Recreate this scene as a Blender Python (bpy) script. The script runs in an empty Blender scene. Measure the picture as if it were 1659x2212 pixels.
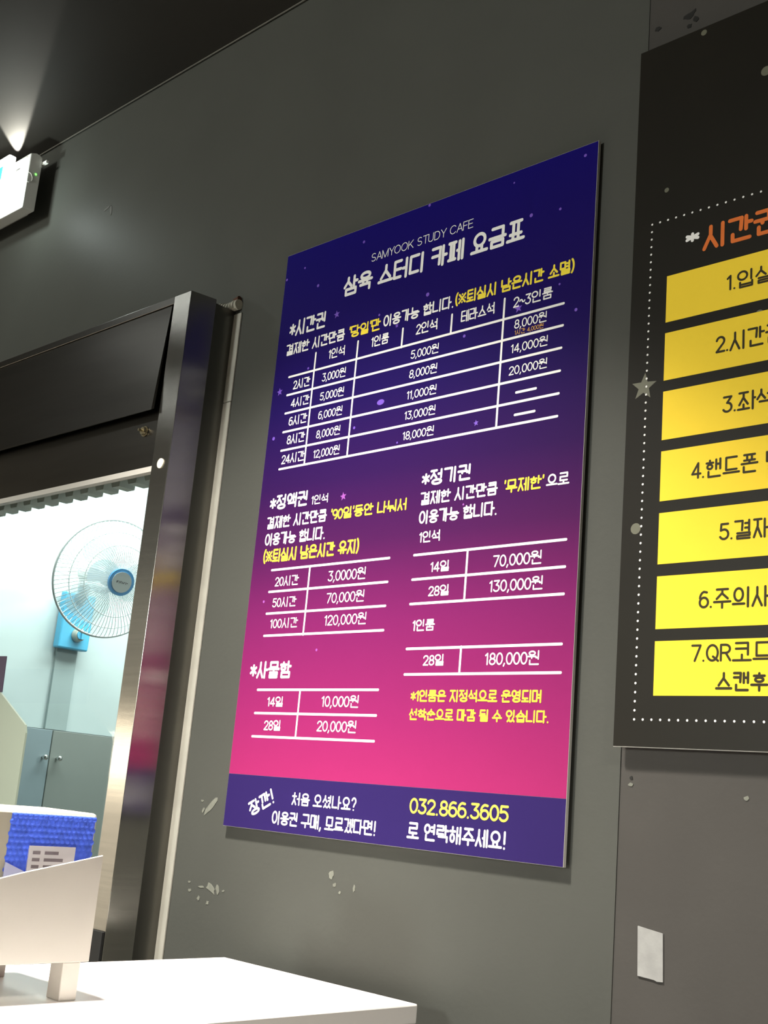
import bpy, bmesh, math, random
from mathutils import Vector, Matrix
random.seed(7)
C = bpy.context.scene.collection
S = bpy.context.scene

# ------------------------------------------------------------------ camera
cam_data = bpy.data.cameras.new('camera')
cam = bpy.data.objects.new('camera', cam_data); C.objects.link(cam)
cam_data.sensor_fit = 'VERTICAL'
cam_data.sensor_height = 36.0
cam_data.lens = 36.0 * 2578.1 / 2212.0
cam_data.clip_start = 0.02
right = Vector((0.72134, 0.68718, 0.08628))
up = -Vector((-0.10206, 0.22869, -0.96814))
back = -Vector((-0.68502, 0.68955, 0.23509))
right.normalize(); up = (up - right * up.dot(right)).normalized(); back = right.cross(up)
mw = Matrix((right, up, back)).transposed().to_4x4()
mw.translation = Vector((0.0, -1.1488, 1.26))
cam.matrix_world = mw
S.camera = cam
cam_data.dof.use_dof = False

# ------------------------------------------------------------------ view, world
S.view_settings.view_transform = 'Standard'
S.view_settings.look = 'None'
S.view_settings.exposure = 0.0
S.view_settings.gamma = 1.0
S.view_settings.use_curve_mapping = False
world = bpy.data.worlds.new('world'); S.world = world; world.use_nodes = True
world.node_tree.nodes['Background'].inputs[0].default_value = (0.9, 0.95, 1.0, 1)
world.node_tree.nodes['Background'].inputs[1].default_value = 0.02

# ------------------------------------------------------------------ lamps of the two rooms and added fill lights
def area(name, loc, size, power, col, rot=(0, 0, 0), spread=180, size_y=None):
    l = bpy.data.lights.new(name, 'AREA'); l.energy = power; l.color = col
    l.size = size
    if size_y: l.shape = 'RECTANGLE'; l.size_y = size_y
    l.spread = math.radians(spread)
    o = bpy.data.objects.new(name, l); C.objects.link(o); o.location = loc; o.rotation_euler = rot
    return o
KEY, FILL, FAR, BOOTH = 42.0, 60.0, 300.0, 54.0
area('downlight', (-1.20, -0.70, 2.585), 0.12, KEY, (1.0, 0.94, 0.84), spread=94)
area('ceiling_panel_light', (-2.71, -0.875, 2.605), 0.5, FILL * .014, (0.96, 1.0, 0.97), size_y=.035)
area('ceiling_strip_light', (-3.48, -1.42, 2.605), 0.5, FILL * .011, (0.96, 1.0, 0.97), size_y=.035)
area('right_fill_light', (0.55, -0.80, 2.585), 0.12, 44.0, (1.0, 0.94, 0.84), spread=110)  # added fill, out of view, to brighten the counter side and stand
_p = bpy.data.lights.new('room_fill_light', 'POINT'); _p.energy = FAR; _p.color = (0.97, 1.0, 0.93); _p.shadow_soft_size = 0.25  # added fill, out of view, lifts the upper wall evenly
_o = bpy.data.objects.new('room_fill_light', _p); C.objects.link(_o); _o.location = (-1.8, -4.2, 1.95)
area('booth_ceiling_light', (-3.55, 1.35, 2.57), 0.5, BOOTH, (0.93, 1.0, 0.97), size_y=1.5)

area('booth_fill_light', (-1.7, 2.6, 2.57), 0.5, 45.0, (0.97, 1.0, 0.98))  # added fill, out of view, to brighten the fan hub

# ------------------------------------------------------------------ materials
def mat(name, col, rough=0.6, metal=0.0, noise=0.0, nscale=8.0, bump=0.0, bscale=200.0, spec=0.5, stretch=None, emit=None, estr=0.0):
    m = bpy.data.materials.new(name); m.use_nodes = True
    nt = m.node_tree; b = nt.nodes['Principled BSDF']
    b.inputs['Base Color'].default_value = (*col, 1)
    b.inputs['Roughness'].default_value = rough
    b.inputs['Metallic'].default_value = metal
    b.inputs['Specular IOR Level'].default_value = spec
    tc = nt.nodes.new('ShaderNodeTexCoord'); mp = nt.nodes.new('ShaderNodeMapping')
    nt.links.new(tc.outputs['Object'], mp.inputs[0])
    if stretch: mp.inputs['Scale'].default_value = stretch
    if noise > 0:
        n = nt.nodes.new('ShaderNodeTexNoise'); n.inputs['Scale'].default_value = nscale; n.inputs['Detail'].default_value = 5
        nt.links.new(mp.outputs[0], n.inputs['Vector'])
        r = nt.nodes.new('ShaderNodeMapRange'); r.inputs[1].default_value = .3; r.inputs[2].default_value = .7
        r.inputs[3].default_value = 1 - noise; r.inputs[4].default_value = 1 + noise
        nt.links.new(n.outputs[0], r.inputs[0])
        mx = nt.nodes.new('ShaderNodeVectorMath'); mx.operation = 'SCALE'
        mx.inputs[0].default_value = col; nt.links.new(r.outputs[0], mx.inputs['Scale'])
        nt.links.new(mx.outputs[0], b.inputs['Base Color'])
    if bump > 0:
        n2 = nt.nodes.new('ShaderNodeTexNoise'); n2.inputs['Scale'].default_value = bscale; n2.inputs['Detail'].default_value = 3
        nt.links.new(mp.outputs[0], n2.inputs['Vector'])
        bp = nt.nodes.new('ShaderNodeBump'); bp.inputs['Strength'].default_value = bump; bp.inputs['Distance'].default_value = 0.001
        nt.links.new(n2.outputs[0], bp.inputs['Height']); nt.links.new(bp.outputs[0], b.inputs['Normal'])
    if emit:
        b.inputs['Emission Color'].default_value = (*emit, 1); b.inputs['Emission Strength'].default_value = estr
    return m

WALL = mat('grey_wall_paint', (0.066, 0.068, 0.061), 0.55, noise=.05, nscale=5, bump=.15, bscale=120, spec=.15)
WALLR = mat('grey_panel_paint', (0.060, 0.056, 0.052), 0.55, noise=.07, nscale=7, bump=.15, bscale=120, spec=.15)
CEIL = mat('dark_ceiling_paint', (0.022, 0.020, 0.016), 0.7, noise=.05, nscale=4, spec=.3)
FLOOR = mat('floor_vinyl', (0.12, 0.11, 0.10), 0.5, noise=.1)
CREAMW = mat('cream_wall_paint', (0.62, 0.55, 0.44), 0.7, noise=.04)
DARKW = mat('dark_wall_paint', (0.05, 0.05, 0.047), 0.7, noise=.04)
ANISO_ROT = 0.0
STEEL = mat('brushed_steel', (0.40, 0.39, 0.36), 0.22, 1.0, noise=.06, nscale=3, bump=.02, bscale=60, stretch=(1.5, 1.5, 60))
STEELD = mat('dark_steel', (0.12, 0.115, 0.105), 0.30, 1.0, noise=.12, nscale=3, bump=.04, bscale=50, stretch=(1, 8, 8))
BLACK = mat('black_rubber', (0.008, 0.008, 0.008), 0.6)
CAULK = mat('pale_caulk', (0.33, 0.32, 0.28), 0.7, noise=.1, nscale=20)
FOAM = mat('foam_board_edge', (0.62, 0.60, 0.56), 0.7)
WHITEINK = mat('white_ink', (0.86, 0.85, 0.84), 0.55, spec=.15)
YELINK = mat('yellow_ink', (0.90, 0.72, 0.06), 0.55, spec=.15)
BRYEL = mat('bright_yellow_ink', (0.92, 0.86, 0.09), 0.55, spec=.15)
ORINK = mat('orange_ink', (0.72, 0.17, 0.035), 0.55, spec=.15)
GOLDINK = mat('gold_ink', (0.62, 0.34, 0.08), 0.55, spec=.15)
DARKINK = mat('dark_ink', (0.035, 0.028, 0.012), 0.55, spec=.15)
YELPAN = mat('yellow_print', (0.95, 0.68, 0.045), 0.55, spec=.12)
BANDBLUE = mat('indigo_print', (0.024, 0.013, 0.092), 0.55, spec=.06)
BLKPRINT = mat('black_print', (0.0105, 0.0090, 0.0062), 0.45, noise=.15, nscale=4, spec=.16)
OLIVE = mat('olive_grey_print', (0.115, 0.115, 0.078), 0.5)
PURPLE = mat('violet_print', (0.16, 0.07, 0.50), 0.5)
MAUVE = mat('mauve_print', (0.30, 0.07, 0.38), 0.5)
WHITEP = mat('white_laminate', (0.88, 0.86, 0.84), 0.35)
CREAMP = mat('cream_plastic', (0.60, 0.57, 0.53), 0.4)
CREAMB = mat('cream_card', (0.48, 0.45, 0.37), 0.6)
BLUEF = mat('blue_quilted_fabric', (0.07, 0.16, 0.95), 0.5, noise=.2, nscale=90)
LAV = mat('lavender_print', (0.62, 0.66, 0.98), 0.5)
LABELW = mat('white_label', (0.88, 0.86, 0.92), 0.5)
LABELG = mat('grey_label_ink', (0.20, 0.17, 0.20), 0.6)
PAPER = mat('pale_tape', (0.28, 0.28, 0.275), 0.7, noise=.1, nscale=60, bump=.3, bscale=90)
CHIP = mat('exposed_plaster', (0.15, 0.155, 0.13), 0.8, noise=.2, nscale=80)
HOLE = mat('hole_dark', (0.010, 0.010, 0.009), 0.9)
BOOTHW = mat('booth_wall_paint', (0.50, 0.58, 0.585), 0.5, noise=.03)
DOORP = mat('grey_cabinet_laminate', (0.24, 0.26, 0.245), 0.35, noise=.05, nscale=2)
DOORQ = mat('blue_grey_cabinet_laminate', (0.24, 0.30, 0.33), 0.35, noise=.05, nscale=2)
KNOB = mat('chrome', (0.8, 0.8, 0.78), 0.12, 1.0)
BRASS = mat('tarnished_brass', (0.46, 0.40, 0.26), 0.3, 1.0)
STICKER = mat('cream_sticker', (0.85, 0.78, 0.62), 0.6)
FANW = mat('fan_white_plastic', (0.80, 0.84, 0.84), 0.35)
FANB = mat('fan_blue_plastic', (0.14, 0.48, 0.95), 0.35)
SKYB = mat('light_blue_plastic', (0.08, 0.42, 0.66), 0.3)
LAMPW = mat('lamp_white_plastic', (0.80, 0.80, 0.76), 0.45)
LAMPE = mat('lamp_diffuser', (0.9, 0.9, 0.88), 0.4, emit=(1.0, 1.0, 0.93), estr=3.0)
LAMPG = mat('exit_sign_green', (0.1, 0.7, 0.5), 0.4, emit=(0.05, 0.75, 0.6), estr=1.2)
LEDG = mat('green_led', (0.1, 0.8, 0.1), 0.4, emit=(0.15, 1.0, 0.1), estr=3.0)
GREENP = mat('pale_green_acrylic', (0.31, 0.37, 0.30), 0.35)
GREENP.node_tree.nodes['Principled BSDF'].inputs['Alpha'].default_value = 0.9
PLUM = mat('plum_print', (0.05, 0.035, 0.07), 0.5)
PANELGLOW = mat('bright_panel_glow', (0.9, 0.85, 0.75), 0.5, emit=(1.0, 0.86, 0.66), estr=9.0)  # bright emission of the added panel mirrored in the jamb
PANELDIM = mat('dim_panel_glow', (0.9, 0.85, 0.75), 0.5, emit=(1.0, 0.86, 0.68), estr=1.15)  # dimmer emission of the added panel below it
BLADE = mat('fan_blade', (0.62, 0.72, 0.74), 0.2)
STEELR = mat('satin_steel', (0.17, 0.165, 0.15), 0.34, 1.0, noise=.06, nscale=3)
# vertical grain: reflections smear sideways
for _m in (STEEL,):
    _t = _m.node_tree; _bs = _t.nodes['Principled BSDF']; _tg = _t.nodes.new('ShaderNodeTangent'); _tg.direction_type = 'RADIAL'; _tg.axis = 'Z'
    _bs.inputs['Anisotropic'].default_value = 0.85; _bs.inputs['Anisotropic Rotation'].default_value = ANISO_ROT
    _t.links.new(_tg.outputs[0], _bs.inputs['Tangent'])
BLADE.node_tree.nodes['Principled BSDF'].inputs['Alpha'].default_value = 0.30
GLASS = bpy.data.materials.new('window_glass'); GLASS.use_nodes = True
_nt = GLASS.node_tree; _nt.nodes.remove(_nt.nodes['Principled BSDF'])
_tr = _nt.nodes.new('ShaderNodeBsdfTransparent'); _tr.inputs[0].default_value = (0.93, 0.97, 0.95, 1)
_gl = _nt.nodes.new('ShaderNodeBsdfGlossy'); _gl.inputs['Roughness'].default_value = 0.03
_fr = _nt.nodes.new('ShaderNodeValue'); _fr.outputs[0].default_value = 0.045
_mx = _nt.nodes.new('ShaderNodeMixShader')
_nt.links.new(_fr.outputs[0], _mx.inputs[0]); _nt.links.new(_tr.outputs[0], _mx.inputs[1]); _nt.links.new(_gl.outputs[0], _mx.inputs[2])
_nt.links.new(_mx.outputs[0], _nt.nodes['Material Output'].inputs[0])

# printed gradient of the price board: deep blue at the top to pink at the foot
GRAD = bpy.data.materials.new('gradient_print'); GRAD.use_nodes = True
_nt = GRAD.node_tree; _b = _nt.nodes['Principled BSDF']; _b.inputs['Roughness'].default_value = 0.55; _b.inputs['Specular IOR Level'].default_value = 0.05
_tc = _nt.nodes.new('ShaderNodeTexCoord'); _sp = _nt.nodes.new('ShaderNodeSeparateXYZ')
_mr = _nt.nodes.new('ShaderNodeMapRange'); _mr.inputs[1].default_value = 0.0; _mr.inputs[2].default_value = 0.9
_cr = _nt.nodes.new('ShaderNodeValToRGB')
_nt.links.new(_tc.outputs['Object'], _sp.inputs[0]); _nt.links.new(_sp.outputs[2], _mr.inputs[0]); _nt.links.new(_mr.outputs[0], _cr.inputs[0])
_nt.links.new(_cr.outputs[0], _b.inputs['Base Color'])
GSTOPS = [(0.08, (0.30, 0.020, 0.112)), (0.18, (0.235, 0.016, 0.105)), (0.33, (0.150, 0.012, 0.092)), (0.45, (0.058, 0.008, 0.066)), (0.56, (0.026, 0.006, 0.066)), (0.70, (0.013, 0.005, 0.082)), (1.0, (0.007, 0.0035, 0.125))]
_e = _cr.color_ramp.elements
_e[0].position, _e[0].color = GSTOPS[0][0], (*GSTOPS[0][1], 1)
_e[1].position, _e[1].color = GSTOPS[-1][0], (*GSTOPS[-1][1], 1)
for p_, c_ in GSTOPS[1:-1]:
    q_ = _e.new(p_); q_.color = (*c_, 1)

# ------------------------------------------------------------------ helpers
def bx(bm, x0, x1, y0, y1, z0, z1):
    v = [bm.verts.new(p) for p in ((x0,y0,z0),(x1,y0,z0),(x1,y1,z0),(x0,y1,z0),(x0,y0,z1),(x1,y0,z1),(x1,y1,z1),(x0,y1,z1))]
    for f in ((0,3,2,1),(4,5,6,7),(0,1,5,4),(1,2,6,5),(2,3,7,6),(3,0,4,7)): bm.faces.new([v[i] for i in f])
def prism(bm, pts, axis, a, b):
    """polygon pts extruded along axis ('x','y') from a to b; pts are (y,z) for x, (x,z) for y"""
    def P(p, t): return (t, p[0], p[1]) if axis == 'x' else ((p[0], t, p[1]) if axis == 'y' else (p[0], p[1], t))
    A = [bm.verts.new(P(p, a)) for p in pts]; B = [bm.verts.new(P(p, b)) for p in pts]
    bm.faces.new(A); bm.faces.new(B[::-1])
    n = len(pts)
    for i in range(n): bm.faces.new((A[i], B[i], B[(i+1) % n], A[(i+1) % n]))
def cyl(bm, c, axis, r, h, n=20, r2=None):
    """cylinder centred at c along a unit axis"""
    axis = Vector(axis).normalized(); r2 = r if r2 is None else r2
    u = axis.orthogonal().normalized(); w = axis.cross(u); c = Vector(c)
    A = []; B = []
    for i in range(n):
        t = 2*math.pi*i/n; d = u*math.cos(t) + w*math.sin(t)
        A.append(bm.verts.new(c - axis*h/2 + d*r)); B.append(bm.verts.new(c + axis*h/2 + d*r2))
    bm.faces.new(A[::-1]); bm.faces.new(B)
    for i in range(n): bm.faces.new((A[i], A[(i+1) % n], B[(i+1) % n], B[i]))
def tube(bm, pts, r, n=6, closed=False):
    pts = [Vector(p) for p in pts]; m = len(pts); rings = []
    for i, p in enumerate(pts):
        a = pts[(i-1) % m] if (closed or i > 0) else p; b = pts[(i+1) % m] if (closed or i < m-1) else p
        t = (b - a).normalized(); u = t.cross(Vector((0.3, 0.2, 0.93))).normalized(); w = t.cross(u)
        rings.append([bm.verts.new(p + (u*math.cos(2*math.pi*k/n) + w*math.sin(2*math.pi*k/n))*r) for k in range(n)])
    for i in range(m if closed else m-1):
        R0, R1 = rings[i], rings[(i+1) % m]
        for k in range(n): bm.faces.new((R0[k], R0[(k+1) % n], R1[(k+1) % n], R1[k]))
    if not closed: bm.faces.new(rings[0][::-1]); bm.faces.new(rings[-1])
def obj(name, bm, m, parent=None, bevel=0.0, smooth=False, loc=None):
    me = bpy.data.meshes.new(name)
    bmesh.ops.recalc_face_normals(bm, faces=bm.faces[:]) if bm.faces and name not in ('lettering',) else None
    bm.to_mesh(me); bm.free()
    if m: me.materials.append(m)
    if smooth:
        for p in me.polygons: p.use_smooth = True
    o = bpy.data.objects.new(name, me); C.objects.link(o)
    if parent: o.parent = parent
    if loc: o.location = loc
    if bevel:
        md = o.modifiers.new('bevel', 'BEVEL'); md.width = bevel; md.segments = 2; md.limit_method = 'ANGLE'
    return o
def box_obj(name, x0, x1, y0, y1, z0, z1, m, parent=None, bevel=0.0):
    bm = bmesh.new(); bx(bm, x0, x1, y0, y1, z0, z1); return obj(name, bm, m, parent, bevel)
def struct(o): o['kind'] = 'structure'; return o
def tag(o, label, cat, group=None):
    o['label'] = label; o['category'] = cat
    if group: o['group'] = group
    return o
def thing(name, label, cat, loc=(0, 0, 0), group=None):
    o = bpy.data.objects.new(name, None); C.objects.link(o); o.location = loc; o.empty_display_size = .05
    return tag(o, label, cat, group)

# ------------------------------------------------------------------ stroke lettering (hangul built from its letters, digits, latin)
def arc(cx, cy, rx, ry, a0, a1, n=10):
    return [(cx + rx*math.cos(math.radians(a0 + (a1-a0)*i/n)), cy + ry*math.sin(math.radians(a0 + (a1-a0)*i/n))) for i in range(n+1)]
LEAD = 'ㄱㄲㄴㄷㄸㄹㅁㅂㅃㅅㅆㅇㅈㅉㅊㅋㅌㅍㅎ'
VOW = 'ㅏㅐㅑㅒㅓㅔㅕㅖㅗㅘㅙㅚㅛㅜㅝㅞㅟㅠㅡㅢㅣ'
TAIL = ['', 'ㄱ', 'ㄲ', 'ㄳ', 'ㄴ', 'ㄵ', 'ㄶ', 'ㄷ', 'ㄹ', 'ㄺ', 'ㄻ', 'ㄼ', 'ㄽ', 'ㄾ', 'ㄿ', 'ㅀ', 'ㅁ', 'ㅂ', 'ㅄ', 'ㅅ', 'ㅆ', 'ㅇ', 'ㅈ', 'ㅊ', 'ㅋ', 'ㅌ', 'ㅍ', 'ㅎ']
def cons(ch, side=False):
    """strokes in a unit box; side = stands left of a tall vowel"""
    if ch == 'ㄱ': return [[(0, 1), (1, 1), (.93 if side else 1, 0)]]
    if ch == 'ㄴ': return [[(0, 1), (0, 0), (1, 0)]]
    if ch == 'ㄷ': return [[(1, 1), (0, 1), (0, 0), (1, 0)]]
    if ch == 'ㄹ': return [[(0, 1), (1, 1), (1, .5), (0, .5), (0, 0), (1, 0)]]
    if ch == 'ㅁ': return [[(0, 0), (0, 1), (1, 1), (1, 0), (0, 0)]]
    if ch == 'ㅂ': return [[(0, 1), (0, 0), (1, 0), (1, 1)], [(0, .5), (1, .5)]]
    if ch == 'ㅅ': return [[(.5, 1), (.5, .62), (0, 0)], [(.5, .55), (1, 0)]]
    if ch == 'ㅇ': return [arc(.5, .5, .5, .5, 90, 450, 20)]
    if ch == 'ㅈ': return [[(0, 1), (1, 1)], [(.5, 1), (.5, .62), (0, 0)], [(.5, .55), (1, 0)]]
    if ch == 'ㅊ': return [[(.5, 1.12), (.5, .8)], [(0, .8), (1, .8)], [(.5, .8), (.5, .5), (0, 0)], [(.5, .45), (1, 0)]]
    if ch == 'ㅋ': return [[(0, 1), (1, 1), (.93 if side else 1, 0)], [(0, .52), (.95, .52)]]
    if ch == 'ㅌ': return [[(1, 1), (0, 1), (0, 0), (1, 0)], [(0, .5), (1, .5)]]
    if ch == 'ㅍ': return [[(0, 1), (1, 1)], [(0, 0), (1, 0)], [(.28, 1), (.28, 0)], [(.72, 1), (.72, 0)]]
    if ch == 'ㅎ': return [[(.5, 1.12), (.5, .82)], [(0, .8), (1, .8)], arc(.5, .29, .38, .29, 90, 450, 18)]
    d = {'ㄲ': 'ㄱ', 'ㅆ': 'ㅅ', 'ㄸ': 'ㄷ', 'ㅃ': 'ㅂ', 'ㅉ': 'ㅈ'}[ch]
    return [[(x*.42, y) for x, y in s] for s in cons(d, side)] + [[(.58 + x*.42, y) for x, y in s] for s in cons(d, side)]
def place(strokes, x0, y0, x1, y1):
    return [[(x0 + x*(x1-x0), y0 + y*(y1-y0)) for x, y in s] for s in strokes]
def hangul(ch):
    k = ord(ch) - 0xAC00; L = LEAD[k // 588]; V = VOW[(k % 588) // 28]; T = TAIL[k % 28]
    out = []; b = 0.0 if not T else 0.44   # foot of the upper part
    tall = 'ㅏㅐㅑㅒㅓㅔㅕㅖㅣ'; wide = 'ㅗㅛㅜㅠㅡ'
    dbl = V in 'ㅐㅒㅔㅖ'
    if V in tall:
        xr = .46 if dbl else .56
        if V in 'ㅓㅕ': xr = .48
        if V in 'ㅣ': xr = .60
        y0 = .06 if not T else b + .02
        if not T and L in 'ㅅㅈㅊ': y0 = .0
        out += place(cons(L, True), .02, y0, xr, .98 if L not in 'ㅊㅎ' else .9)
        vx = .80 if V != 'ㅣ' else .86
        yb = -.02 if not T else b - .02
        m = (1.0 + yb) / 2
        if V in 'ㅏㅑ': vx = .76; out += [[(vx, 1), (vx, yb)]] + [[(vx, q), (1.0, q)] for q in ((m,) if V == 'ㅏ' else (m + .13, m - .13))]
        elif V in 'ㅓㅕ': vx = .88; out += [[(vx, 1), (vx, yb)]] + [[(.64, q), (vx, q)] for q in ((m,) if V == 'ㅓ' else (m + .13, m - .13))]
        elif V == 'ㅣ': out += [[(vx, 1), (vx, yb)]]
        elif V in 'ㅐㅒ': out += [[(.66, .97), (.66, yb)], [(.93, 1), (.93, yb)], [(.66, m), (.93, m)]]
        elif V in 'ㅔㅖ': out += [[(.72, .97), (.72, yb)], [(.95, 1), (.95, yb)], [(.59, m), (.72, m)]]
    elif V in wide:
        H = 1 - b; yv = b + H * (.10 if V == 'ㅡ' else (.04 if V in 'ㅗㅛ' else .30))
        if T: yv = b + (.04 if V not in 'ㅜㅠ' else .10)
        top = .98 if L not in 'ㅊㅎ' else .9
        yc = yv + (.30 if V in 'ㅗㅛ' else .17) * (1 if not T else .62)
        out += place(cons(L), .16, yc, .84, top)
        out += [[(0, yv), (1, yv)]]
        s = .25 if not T else .13
        if V == 'ㅗ': out += [[(.5, yv), (.5, yc - .0)]]
        if V == 'ㅛ': out += [[(.34, yv), (.34, yc + .02)], [(.66, yv), (.66, yc + .02)]]
        if V == 'ㅜ': out += [[(.5, yv), (.5, yv - (.32 if not T else .13))]]
        if V == 'ㅠ': out += [[(.34, yv), (.34, yv - s)], [(.66, yv), (.66, yv - s)]]
    else:
        hz = {'ㅘ': 'ㅗ', 'ㅙ': 'ㅗ', 'ㅚ': 'ㅗ', 'ㅝ': 'ㅜ', 'ㅞ': 'ㅜ', 'ㅟ': 'ㅜ', 'ㅢ': 'ㅡ'}[V]
        yv = b + {'ㅗ': .04, 'ㅜ': .16 if T else .30, 'ㅡ': .14}[hz]
        yc = yv + (.26 if hz == 'ㅗ' else .16) * (1 if not T else .66)
        out += place(cons(L), .08, yc, .60, .98 if L not in 'ㅊㅎ' else .9)
        out += [[(0, yv), (.68, yv)]]
        if hz == 'ㅗ': out += [[(.34, yv), (.34, yc)]]
        if hz == 'ㅜ': out += [[(.32, yv), (.32, yv - (.13 if T else .30))]]
        yb = -.02 if not T else b - .04
        out += [[(.90, 1), (.90, yb)]]
        if V in 'ㅘㅙ': out += [[(.90, .6), (1.04, .6)]]
        if V in 'ㅝㅞ': out += [[(.70, yv - (.10 if T else .15)), (.90, yv - (.10 if T else .15))]]
    if T:
        t = b - .14
        if T in 'ㅎㅊ': t -= .06
        x0, x1 = (.16, .92) if V not in wide else (.14, .86)
        out += place(cons(T), x0, 0, x1, t)
    return out
def glyph(ch):
    """(strokes, advance) in a unit-high box"""
    G = {
     '0': ([arc(.28, .5, .26, .5, 90, 450, 20)], .66), '1': ([[(.02, .82), (.20, 1), (.20, 0)]], .40),
     '2': ([arc(.27, .73, .25, .27, 170, -35, 10) + [(.02, 0), (.53, 0)]], .66),
     '3': ([[(.04, 1), (.50, 1), (.24, .60)] + arc(.25, .30, .27, .30, 80, -150, 12)], .66),
     '4': ([[(.40, 0), (.40, 1), (.0, .27), (.56, .27)]], .68),
     '5': ([[(.50, 1), (.08, 1), (.05, .58)] + arc(.25, .32, .27, .32, 110, -150, 12)], .66),
     '6': ([[(.46, .95)] + arc(.33, .55, .30, .45, 100, 175, 6), arc(.28, .31, .26, .31, 90, 450, 18)], .66),
     '7': ([[(.0, 1), (.50, 1), (.16, 0)]], .62), '9': ([arc(.28, .69, .26, .31, 90, 450, 18), [(.54, .69)] + arc(.24, .45, .30, .45, 5, -75, 6)], .66),
     '8': ([arc(.28, .755, .21, .245, 90, 450, 16), arc(.28, .26, .26, .26, 90, 450, 16)], .66),
     '.': ([[(.06, .0), (.061, .0)]], .26), ',': ([[(.10, .06), (.02, -.16)]], .26), '~': ([arc(.13, .45, .13, .12, 180, 0, 6) + arc(.39, .45, .13, .12, 180, 360, 6)[1:]], .62),
     '*': ([[(.26, .14), (.26, .80)], [(0, .29), (.52, .65)], [(.52, .29), (0, .65)]], .68),
     '(': ([arc(.42, .5, .38, .68, 125, 235, 8)], .36), ')': ([arc(-.20, .5, .38, .68, 55, -55, 8)], .30),
     "'": ([[(.06, 1.0), (.04, .80)]], .20), '!': ([[(.1, 1), (.1, .30)], [(.1, 0), (.101, 0)]], .30),
     '?': ([arc(.24, .74, .22, .26, 165, -60, 9) + [(.25, .28)], [(.25, 0), (.251, 0)]], .58),
     '※': ([[(.05, .1), (.75, .85)], [(.05, .85), (.75, .1)], [(.4, .84), (.401, .84)], [(.4, .12), (.401, .12)], [(.05, .47), (.051, .47)], [(.75, .47), (.751, .47)]], .98),
     'S': ([arc(.30, .745, .25, .255, 35, 270, 10) + arc(.30, .25, .27, .24, 90, -145, 10)[1:]], .74), 'A': ([[(0, 0), (.33, 1), (.66, 0)], [(.11, .34), (.55, .34)]], .76),
     'M': ([[(0, 0), (0, 1), (.38, 0), (.76, 1), (.76, 0)]], .94), 'Y': ([[(0, 1), (.31, .45), (.62, 1)], [(.31, .45), (.31, 0)]], .70),
     'O': ([arc(.38, .5, .38, .5, 90, 450, 24)], .92), 'K': ([[(0, 1), (0, 0)], [(.58, 1), (0, .38)], [(.20, .60), (.62, 0)]], .72),
     'T': ([[(0, 1), (.62, 1)], [(.31, 1), (.31, 0)]], .70), 'U': ([[(0, 1), (0, .3)] + arc(.29, .29, .29, .29, 180, 360, 10) + [(.58, 1)]], .76),
     'D': ([[(0, 0), (0, 1), (.25, 1)] + arc(.27, .5, .36, .5, 90, -90, 12) + [(0, 0)]], .80), 'C': ([arc(.38, .5, .38, .5, 40, 320, 18)], .84),
     'F': ([[(.50, 1), (0, 1), (0, 0)], [(0, .52), (.44, .52)]], .62), 'E': ([[(.52, 1), (0, 1), (0, 0), (.54, 0)], [(0, .52), (.46, .52)]], .68),
     'Q': ([arc(.32, .5, .32, .5, 90, 450, 22), [(.36, .26), (.66, -.02)]], .82), 'R': ([[(0, 0), (0, 1), (.28, 1)] + arc(.28, .74, .24, .26, 90, -90, 8) + [(0, .48)], [(.28, .48), (.54, 0)]], .70),
     ' ': ([], .42)}
    if ch in G: return G[ch]
    return hangul(ch), 1.16
def stroke_mesh(bm, pts, r, y, rx=1.0, nseg=10):
    """round ended ribbon of half width r through 2-D pts lying at depth y; each piece a hair prouder than the last"""
    for i in range(len(pts)-1):
        a = Vector(pts[i]); b = Vector(pts[i+1]); d = b - a
        if d.length < 1e-7: continue
        n = Vector((-d.y, d.x)).normalized()*r; y -= 1e-6
        v = [bm.verts.new((q.x, y, q.y)) for q in (a - n, b - n, b + n, a + n)]; bm.faces.new(v)
    ends = pts if len(pts) < 8 else pts
    for p in ends:
        y -= 1e-6
        v = [bm.verts.new((p[0] + r*math.cos(2*math.pi*k/nseg), y, p[1] + r*math.sin(2*math.pi*k/nseg))) for k in range(nseg)]
        bm.faces.new(v)
    return y
def text_mesh(text, x, z, w, h, rot, thick, y):
    """one printed line: width w and height h in metres, foot left corner at x, z"""
    bm = bmesh.new(); num = (',' in text or '.' in text[1:3]) and text[0].isdigit()
    items = []; cur = 0.0; prevk = None
    for ch in text:
        st, adv = glyph(ch); k = ch >= '가'
        if k and num: st = [[(px, -.06 + py*1.17) for px, py in s] for s in st]
        if not k and not num and any(c >= '가' for c in text) and ch.isdigit(): st = [[(px, .02 + py*.9) for px, py in s] for s in st]
        items.append((cur, st)); cur += adv; last = adv
    pad = {True: .16}.get(text[-1] >= '가', .1)
    total = cur - pad
    t = thick*h/2; sx = (w - 2*t)/total; sz = (h - 2*t)
    ca, sa = math.cos(rot), math.sin(rot); yy = y
    for cx_, st in items:
        yy = y
        for s in st:
            q = []
            for px, py in s:
                u = t + (cx_ + px)*sx; v = t + py*sz
                q.append((x + u*ca - v*sa, z + u*sa + v*ca))
            yy = stroke_mesh(bm, q, t, yy)
    return bm
def star_mesh(x, z, r, y, tilt=0.0):
    bm = bmesh.new(); vs = []
    for i in range(10):
        a = math.radians(90 + 36*i + tilt); q = r if i % 2 == 0 else r*.42
        vs.append(bm.verts.new((x + q*math.cos(a), y, z + q*math.sin(a))))
    c = bm.verts.new((x, y, z))
    for i in range(10): bm.faces.new((vs[i], vs[(i+1) % 10], c))
    return bm
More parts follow.
